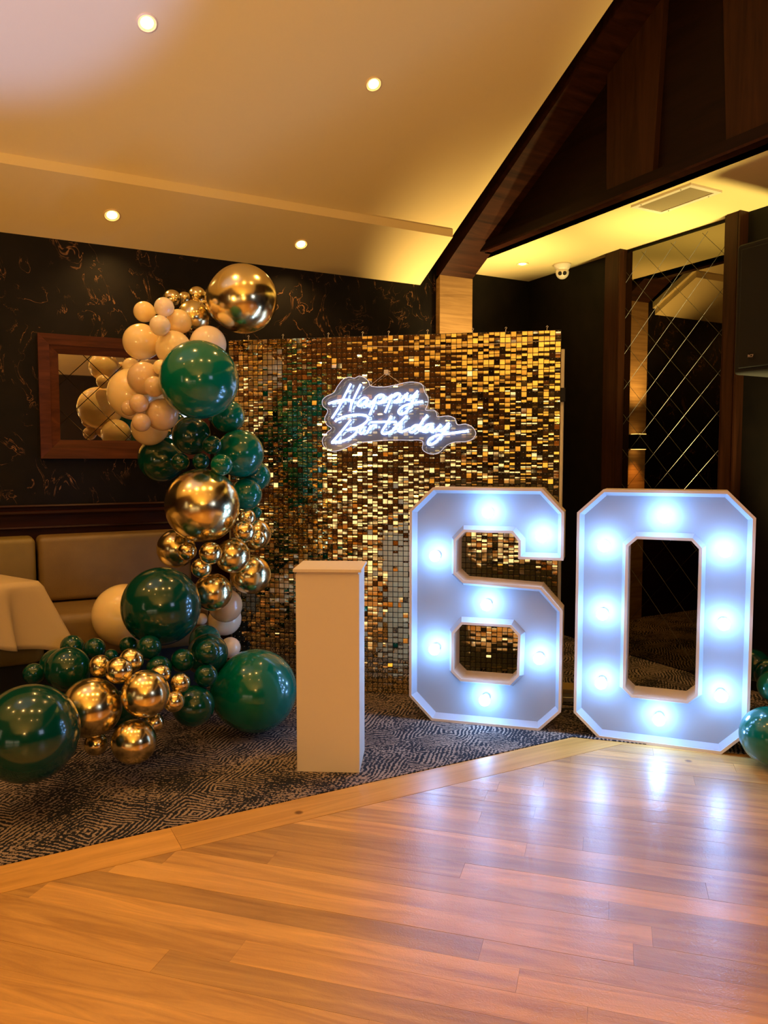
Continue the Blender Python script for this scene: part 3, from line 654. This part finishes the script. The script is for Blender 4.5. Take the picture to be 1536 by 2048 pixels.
def face_panel(outer, holes, y, th):
    bm = bmesh.new(); es = []
    for lp in [outer] + holes:
        vs = [bm.verts.new((x, y, z)) for x, z in lp]; es += [bm.edges.new((vs[i], vs[(i + 1) % len(vs)])) for i in range(len(vs))]
    bmesh.ops.triangle_fill(bm, edges=es, use_beauty=True)
    g = bmesh.ops.extrude_face_region(bm, geom=bm.faces[:]); bmesh.ops.translate(bm, verts=[v for v in g['geom'] if isinstance(v, bmesh.types.BMVert)], vec=(0, th, 0))
    bmesh.ops.recalc_face_normals(bm, faces=bm.faces[:])
    bm.verts.index_update(); V = [v.co[:] for v in bm.verts]; F = [tuple(v.index for v in f.verts) for f in bm.faces]; bm.free(); return V, F
bulb_me = mesh('bulb', *sphere(0.0285, 16, 10), M['bulb'], True)
sock_me = mesh('socket', *lathe([(0.022, 0.0), (0.020, 0.014), (0.014, 0.030)], 16), M['socket'], True)
def number(p0, p1, outer, holes, bulbs, label, name, dz=0.004):
    a = math.atan2(p1[1] - p0[1], p1[0] - p0[0]); o = empty(name, (p0[0], p0[1], dz), a); tag(o, label, 'light up number')
    DEP = 0.165
    part('outer_rim', ring_wall(outer, 0.013, 0.0, DEP, True), M['edge'], o)
    part('outer_lining', bevel_ring(outer, 0.0132, 0.031, 0.004, 0.051, 1), M['white'], o)
    for h in holes:
        part('inner_rim', ring_wall(h, 0.013, 0.0, DEP, False), M['edge'], o)
        part('inner_lining', bevel_ring(h, 0.0132, 0.031, 0.004, 0.051, -1), M['white'], o)
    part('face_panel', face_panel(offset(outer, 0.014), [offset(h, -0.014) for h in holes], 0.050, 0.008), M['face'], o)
    for x, z in bulbs:
        s = link('socket', sock_me, o, (x * 1.0, 0.050, z), (R(90), 0, 0))
        b = link('bulb', bulb_me, o, (x, -0.014, z)); s.parent = b; s.location = (0, 0.064, 0)
    return o
c = 0.113; X0, X1, H_ = -0.12, 0.660, 1.21
out0 = [(0.0, 0), (0.548, 0), (X1, c), (X1, H_ - c - 0.005), (0.545, H_), (0.0, H_), (X0, H_ - c), (X0, c)]
hole0 = [(0.155, 0.233), (0.392, 0.233), (0.429, 0.268), (0.429, 0.942), (0.395, 0.979), (0.160, 0.979), (0.120, 0.942), (0.120, 0.266)]
number((2.661, 2.718), (3.011, 2.296), out0, [hole0], [(0.278, 1.087), (0.010, 0.942), (0.537, 0.940), (0.009, 0.613), (0.540, 0.608), (0.008, 0.277), (0.539, 0.275), (0.275, 0.132)],
       'large white light up number zero on the wooden floor, right', 'number_zero', 0.0006)
X1 = 0.652
out6 = [(0.0, 0), (0.548, 0), (X1, 0.105), (X1, 0.608), (0.549, 0.722), (0.164, 0.738), (0.122, 0.776), (0.122, 0.938), (0.165, 0.984), (0.401, 0.984), (0.434, 0.944), (0.434, 0.857), (X1, 0.857), (X1, 1.093), (0.545, 1.207), (0.0, 1.207), (X0, 1.090), (X0, 0.120)]
hole6 = [(0.155, 0.233), (0.396, 0.233), (0.434, 0.276), (0.438, 0.472), (0.399, 0.513), (0.158, 0.513), (0.114, 0.462), (0.114, 0.271)]
number((2.078, 3.312), (2.477, 2.920), out6, [hole6], [(0.284, 1.086), (0.549, 0.973), (0.017, 0.860), (0.281, 0.622), (0.016, 0.378), (0.544, 0.368), (0.276, 0.136)],
       'large white light up number six on the patterned carpet, left of the zero', 'number_six')
# cables and box between the numbers
o = part('power_cable', tube(smooth_path([(2.60, 3.18, 0.012), (2.70, 3.12, 0.05), (2.80, 3.03, 0.055), (2.90, 2.90, 0.02), (2.95, 2.75, 0.01)], 6), 0.006, 8), M['cable'], smooth=True); tag(o, 'black power cable arching between the backs of the numbers, upper one', 'cable')
o = part('power_cable', tube(smooth_path([(2.56, 3.14, 0.012), (2.66, 3.09, 0.020), (2.76, 3.02, 0.045), (2.86, 2.88, 0.015), (2.9, 2.78, 0.01)], 6), 0.006, 8), M['cable'], smooth=True); tag(o, 'black power cable close to the floor between the numbers, lower one', 'cable')
o = part('stand_weight', rbox(-0.11, 0.11, -0.07, 0.07, 0, 0.05, 0.004, 2), M['box'], None, (2.99, 3.33, 0.004), (0, 0, R(-40))); tag(o, 'low tan block on the carpet seen between six and zero', 'block')

# ================================================================== SPEAKER
sp = empty('loudspeaker', (3.72, 2.45, 1.79)); tag(sp, 'black wall-mounted loudspeaker at the right picture edge', 'speaker')
part('cabinet', rbox(-0.20, 0.22, -0.26, 0.235, 0.0, 0.66, 0.018, 4), M['black'], sp, smooth=False)
gr_ = part('grille', rbox(-0.212, -0.20, -0.235, 0.20, 0.03, 0.63, 0.005, 2), M['grille'], sp)
part('bracket', box(0.20, 0.288, -0.05, 0.05, 0.25, 0.40), M['black'], sp)
bd = part('badge_ring', tube([(0, 0.019 * math.cos(a), 0.019 * math.sin(a)) for a in [2 * math.pi * k / 28 for k in range(28)]], 0.0013, 6, True), M['black'], gr_, (-0.214, 0.125, 0.085))
cu = D.curves.new('badge_text', 'FONT'); cu.body = 'RCF'; cu.size = 0.019; cu.extrude = 0.0008; cu.align_x = 'CENTER'; cu.align_y = 'CENTER'; cu.space_character = 0.95
tmp = D.objects.new('tmp', cu); COL.objects.link(tmp); dg = bpy.context.evaluated_depsgraph_get(); me = D.meshes.new_from_object(tmp.evaluated_get(dg)); D.objects.remove(tmp)
me.materials.clear(); me.materials.append(M['badge']); link('badge_text', me, gr_, (-0.214, 0.125, 0.085), (R(90), 0, R(-90)))

# ================================================================== BALLOONS
def balloon_vf(n=40, rings=26):
    prof = []
    for i in range(rings + 1):
        th = math.pi * i / rings; z = math.cos(th); r_ = math.sin(th)
        if z < -0.6:
            k = (-z - 0.6) / 0.4; z = z - 0.10 * k * k; r_ = max(r_, 0.045)
        prof.append((max(r_, 0.002), z))
    prof.append((0.035, -1.15)); prof = prof[::-1]
    return lathe(prof, n, False, False)
BAL = {}; KN = {}
for key in ('gold', 'green', 'peach'):
    BAL[key] = mesh('balloon_' + key, *balloon_vf(), M[key], True)
    KN[key] = mesh('knot_' + key, *lathe([(0.035, -1.13), (0.06, -1.155), (0.058, -1.18), (0.035, -1.195), (0.05, -1.215), (0.085, -1.245), (0.080, -1.25), (0.03, -1.225)], 16), M[key], True)
BALLOONS = [
('gold',1.312,3.971,2.196,0.1788,'large gold chrome balloon at the very top of the garland'),
('gold',1.022,4.303,2.228,0.0487,'small gold chrome balloon left of the top cluster, above the smallest peach ones'),
('gold',1.130,4.197,2.236,0.0484,'small gold chrome balloon touching the left side of the large top gold one'),
('gold',1.102,4.355,2.246,0.0376,'small gold chrome balloon half hidden between two others near the garland top'),
('gold',1.100,4.155,2.115,0.0869,'mid-sized gold chrome balloon below left of the large top gold one'),
('peach',0.843,4.163,2.118,0.0538,"small peach balloon highest on the garland's left edge"),
('peach',0.910,4.008,2.122,0.0488,'small pale peach balloon topmost of the peach group'),
('peach',0.867,3.914,2.012,0.0501,'small pale peach balloon in front of the large upper left peach one'),
('peach',0.991,4.043,2.062,0.0625,'peach balloon beside the upper mid-sized gold one, left of it'),
('peach',0.811,4.087,1.952,0.0912,'mid-sized orange-lit peach balloon left of centre near the garland top'),
('peach',0.946,3.977,1.913,0.0899,'mid-sized peach balloon just above left of the large upper green one'),
('peach',1.129,3.995,1.951,0.0938,'mid-sized pale peach balloon behind the top of the large upper green one'),
('green',0.990,3.662,1.730,0.1849,'large glossy green balloon, uppermost big green one of the garland'),
('peach',0.783,4.232,1.843,0.0432,'small peach balloon on the left edge above the big peach one, tucked behind'),
('peach',0.785,3.909,1.749,0.0809,'mid-sized beige balloon beside the wall mirror, left of the large upper green one'),
('peach',0.848,3.825,1.797,0.0377,'small peach balloon half hidden by the left side of the large upper green one'),
('peach',0.809,3.794,1.701,0.0489,'small beige balloon pressed against the large upper green one, left side'),
('peach',0.775,4.096,1.687,0.1340,'big yellow-lit peach balloon nearest the framed wall mirror'),
('peach',0.742,3.829,1.620,0.0454,'small beige balloon, upper right of a trio beside the framed mirror'),
('peach',0.721,3.959,1.606,0.0395,'small beige balloon, leftmost of a trio beside the framed mirror'),
('peach',0.750,3.820,1.530,0.0444,'small beige balloon, lowest of a trio beside the framed mirror'),
('peach',0.854,3.847,1.571,0.0788,'mid-sized shaded beige balloon below left of the large upper green one'),
('peach',0.860,4.184,1.519,0.0927,'mid-sized peach balloon lowest of the upper peach group'),
('green',1.208,3.923,1.575,0.0871,'mid-sized teal green balloon under the right side of the large upper green one'),
('green',1.025,3.958,1.475,0.0983,'dark green balloon directly below the large upper green one'),
('green',1.013,4.255,1.551,0.0588,'small dark green filler balloon deep in the gap below the large upper green one'),  # filler balloon added to cover a bright spot in the gap
('green',0.937,4.265,1.355,0.1251,'very dark green balloon on the left edge at mid height'),
('green',1.060,3.707,1.423,0.0468,'small dark green balloon, upper one above the large middle gold one'),
('green',1.241,3.834,1.383,0.1219,'bright green balloon on the right edge above the middle gold one'),
('green',1.085,3.637,1.327,0.0523,'small green balloon touching the upper right of the large middle gold one'),
('green',1.023,3.778,1.343,0.0413,'small dark green balloon above the centre of the large middle gold one'),
('green',0.939,3.846,1.340,0.0439,'small dark green balloon above left of the large middle gold one'),
('green',1.360,3.941,1.265,0.0795,'teal green balloon furthest right at mid height, before the sequin wall'),
('green',1.274,3.846,1.174,0.0823,'teal green balloon right of the large middle gold one'),
('green',1.369,3.968,1.070,0.0321,'small green balloon peeping out above the small golds on the right edge'),
('gold',1.010,3.715,1.129,0.1804,'large gold chrome balloon in the middle of the garland'),
('gold',1.230,3.701,1.063,0.0422,'small gold chrome balloon, top of the cluster at the right of the middle gold one'),
('gold',1.175,3.578,1.004,0.0515,'small gold chrome balloon touching the lower right of the large middle gold one'),
('gold',1.307,3.800,0.966,0.0796,'mid-sized gold chrome balloon on the right edge behind two small ones'),
('gold',1.257,3.625,0.963,0.0417,'small gold chrome balloon in front of the right edge golds'),
('gold',0.930,3.931,0.900,0.0975,'mid-sized dark gold balloon below left of the large middle gold one'),
('gold',0.935,3.724,0.908,0.0454,'small dark gold chrome balloon, left of a pair below the large middle gold one'),
('gold',1.012,3.592,0.908,0.0540,'small gold chrome balloon, right of a pair below the large middle gold one'),
('gold',1.149,3.685,0.877,0.0857,'mid-sized gold chrome balloon below right of the large middle gold one'),
('gold',0.982,3.648,0.832,0.0485,'small gold chrome balloon lowest of three under the large middle gold one'),
('gold',1.055,3.711,0.700,0.0936,'mid-sized gold chrome balloon right of the large lower green one'),
('gold',1.267,3.762,0.765,0.1002,'mid-sized gold chrome balloon on the right edge, lowest before the sequin wall'),
('peach',1.159,3.852,0.600,0.0867,'greyish beige balloon behind the lowest mid-sized gold one of the column'),
('peach',1.195,3.985,0.501,0.0870,'pale beige balloon below the greyish one, before the sequin wall'),
('peach',1.179,3.847,0.378,0.0536,'small pale pink balloon lowest at the sequin wall, above the big floor green one'),
('peach',1.040,3.878,0.536,0.0302,'small pale balloon peeping out right of the large lower green one'),
('green',0.787,3.641,0.666,0.1833,'large dark green balloon in the lower column, before the beige bench'),
('peach',0.696,4.066,0.557,0.1592,'big peach balloon half hidden behind the large lower green one'),
('green',1.040,3.819,0.437,0.0796,'mid-sized green balloon behind, right under the large lower green one'),
('green',1.006,3.653,0.408,0.0977,'mid-sized teal green balloon behind a dark small one, left of the big floor green one'),
('green',0.941,3.414,0.479,0.0546,'small very dark green balloon in front of the teal one near the column foot'),
('green',0.840,3.466,0.441,0.0532,'small dark green balloon at the column foot, left of the darkest one'),
('green',0.926,3.391,0.378,0.0508,'small dark green balloon touching the left of the big floor green one'),
('green',0.699,3.498,0.510,0.0545,'small green balloon directly below the large lower green one'),
('green',0.648,3.714,0.481,0.0410,'small dark green balloon under the half-hidden big peach one'),
('green',0.730,3.445,0.423,0.0562,'dark green balloon tucked behind the small floor golds, centre'),
('green',1.217,3.563,0.221,0.2022,'big teal green balloon on the carpet left of the white plinth'),
('green',0.864,3.381,0.250,0.0914,'dark green balloon in shade on the carpet, left of the big floor green one'),
('green',0.416,3.844,0.473,0.0541,'small green balloon touching the hem of the tablecloth'),
('green',0.502,3.743,0.477,0.0480,'small green balloon right of the one at the tablecloth hem'),
('green',0.368,3.585,0.435,0.0963,'mid-sized dark green balloon on the left, behind the largest floor gold one'),
('green',0.337,3.771,0.412,0.0741,'dark green balloon half hidden at left under the tablecloth hem'),
('green',0.236,3.677,0.409,0.0459,'small dark green balloon furthest left of the floor cluster'),
('green',0.180,3.158,0.315,0.1834,'biggest dark green balloon on the carpet at the left picture edge'),
('green',0.555,3.622,0.461,0.0307,'small dark green balloon between the upper small floor golds'),
('gold',0.473,3.383,0.482,0.0466,'small gold chrome balloon, left of three atop the floor golds'),
('gold',0.595,3.356,0.497,0.0515,'small gold chrome balloon, highest of three atop the floor golds'),
('gold',0.531,3.272,0.483,0.0547,'small gold chrome balloon, foremost of three atop the floor golds'),
('gold',0.426,3.314,0.331,0.1220,'largest floor gold chrome balloon beside the biggest dark green one'),
('gold',0.626,3.221,0.385,0.0979,'large gold chrome balloon on the right of the floor golds'),
('gold',0.709,3.320,0.430,0.0438,'small gold chrome balloon behind the large right floor gold one'),
('gold',0.785,3.287,0.391,0.0430,'small gold chrome balloon furthest right of the floor cluster'),
('gold',0.748,3.248,0.326,0.0453,'small gold chrome balloon right of the large right floor gold one, lower'),
('gold',0.672,3.301,0.229,0.0432,'small dim gold balloon beneath the large right floor gold one'),
('gold',0.576,3.222,0.191,0.0918,'lowest gold chrome balloon of the floor cluster, on the carpet'),
('gold',0.442,3.330,0.169,0.0475,'small dim gold balloon in shade beneath the largest floor gold one'),
('green',0.569,3.506,0.242,0.0852,'dark green balloon in shade behind the large floor golds'),
('green',3.058,2.091,0.145,0.1262,'big green balloon on the floor at right in front of the zero'),
('green',3.199,2.176,0.323,0.0723,'teal green balloon above the big one right of the zero'),
('green',3.523,2.511,0.301,0.0797,"dark green balloon with gold rim light behind the zero's right leg"),
('green',3.416,2.342,0.310,0.0776,'dark green balloon behind the teal one at the right picture edge'),
]
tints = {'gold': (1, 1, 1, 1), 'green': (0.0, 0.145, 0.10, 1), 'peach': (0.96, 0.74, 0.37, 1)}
rb_ = random.Random(11)
for key, x, y, z, rad, label in BALLOONS:
    o = link('balloon', BAL[key]); o.location = (x, y, z)
    if y > 3.55 and x < 1.6 and z > 0.55: tgt = Vector((1.06, 4.06, z - 0.03))
    elif x < 1.6: tgt = Vector((0.66, 3.62, 0.20))
    else: tgt = Vector((3.45, 2.30, 0.15))
    dv = tgt - Vector((x, y, z))
    if dv.length < 0.05: dv = Vector((0.3, 1, 0))
    dv.normalize(); o.rotation_euler = (-dv).to_track_quat('Z', 'Y').to_euler()
    e = rb_.uniform(0.985, 1.03); o.scale = (rad, rad, rad * e)
    col = tints[key]
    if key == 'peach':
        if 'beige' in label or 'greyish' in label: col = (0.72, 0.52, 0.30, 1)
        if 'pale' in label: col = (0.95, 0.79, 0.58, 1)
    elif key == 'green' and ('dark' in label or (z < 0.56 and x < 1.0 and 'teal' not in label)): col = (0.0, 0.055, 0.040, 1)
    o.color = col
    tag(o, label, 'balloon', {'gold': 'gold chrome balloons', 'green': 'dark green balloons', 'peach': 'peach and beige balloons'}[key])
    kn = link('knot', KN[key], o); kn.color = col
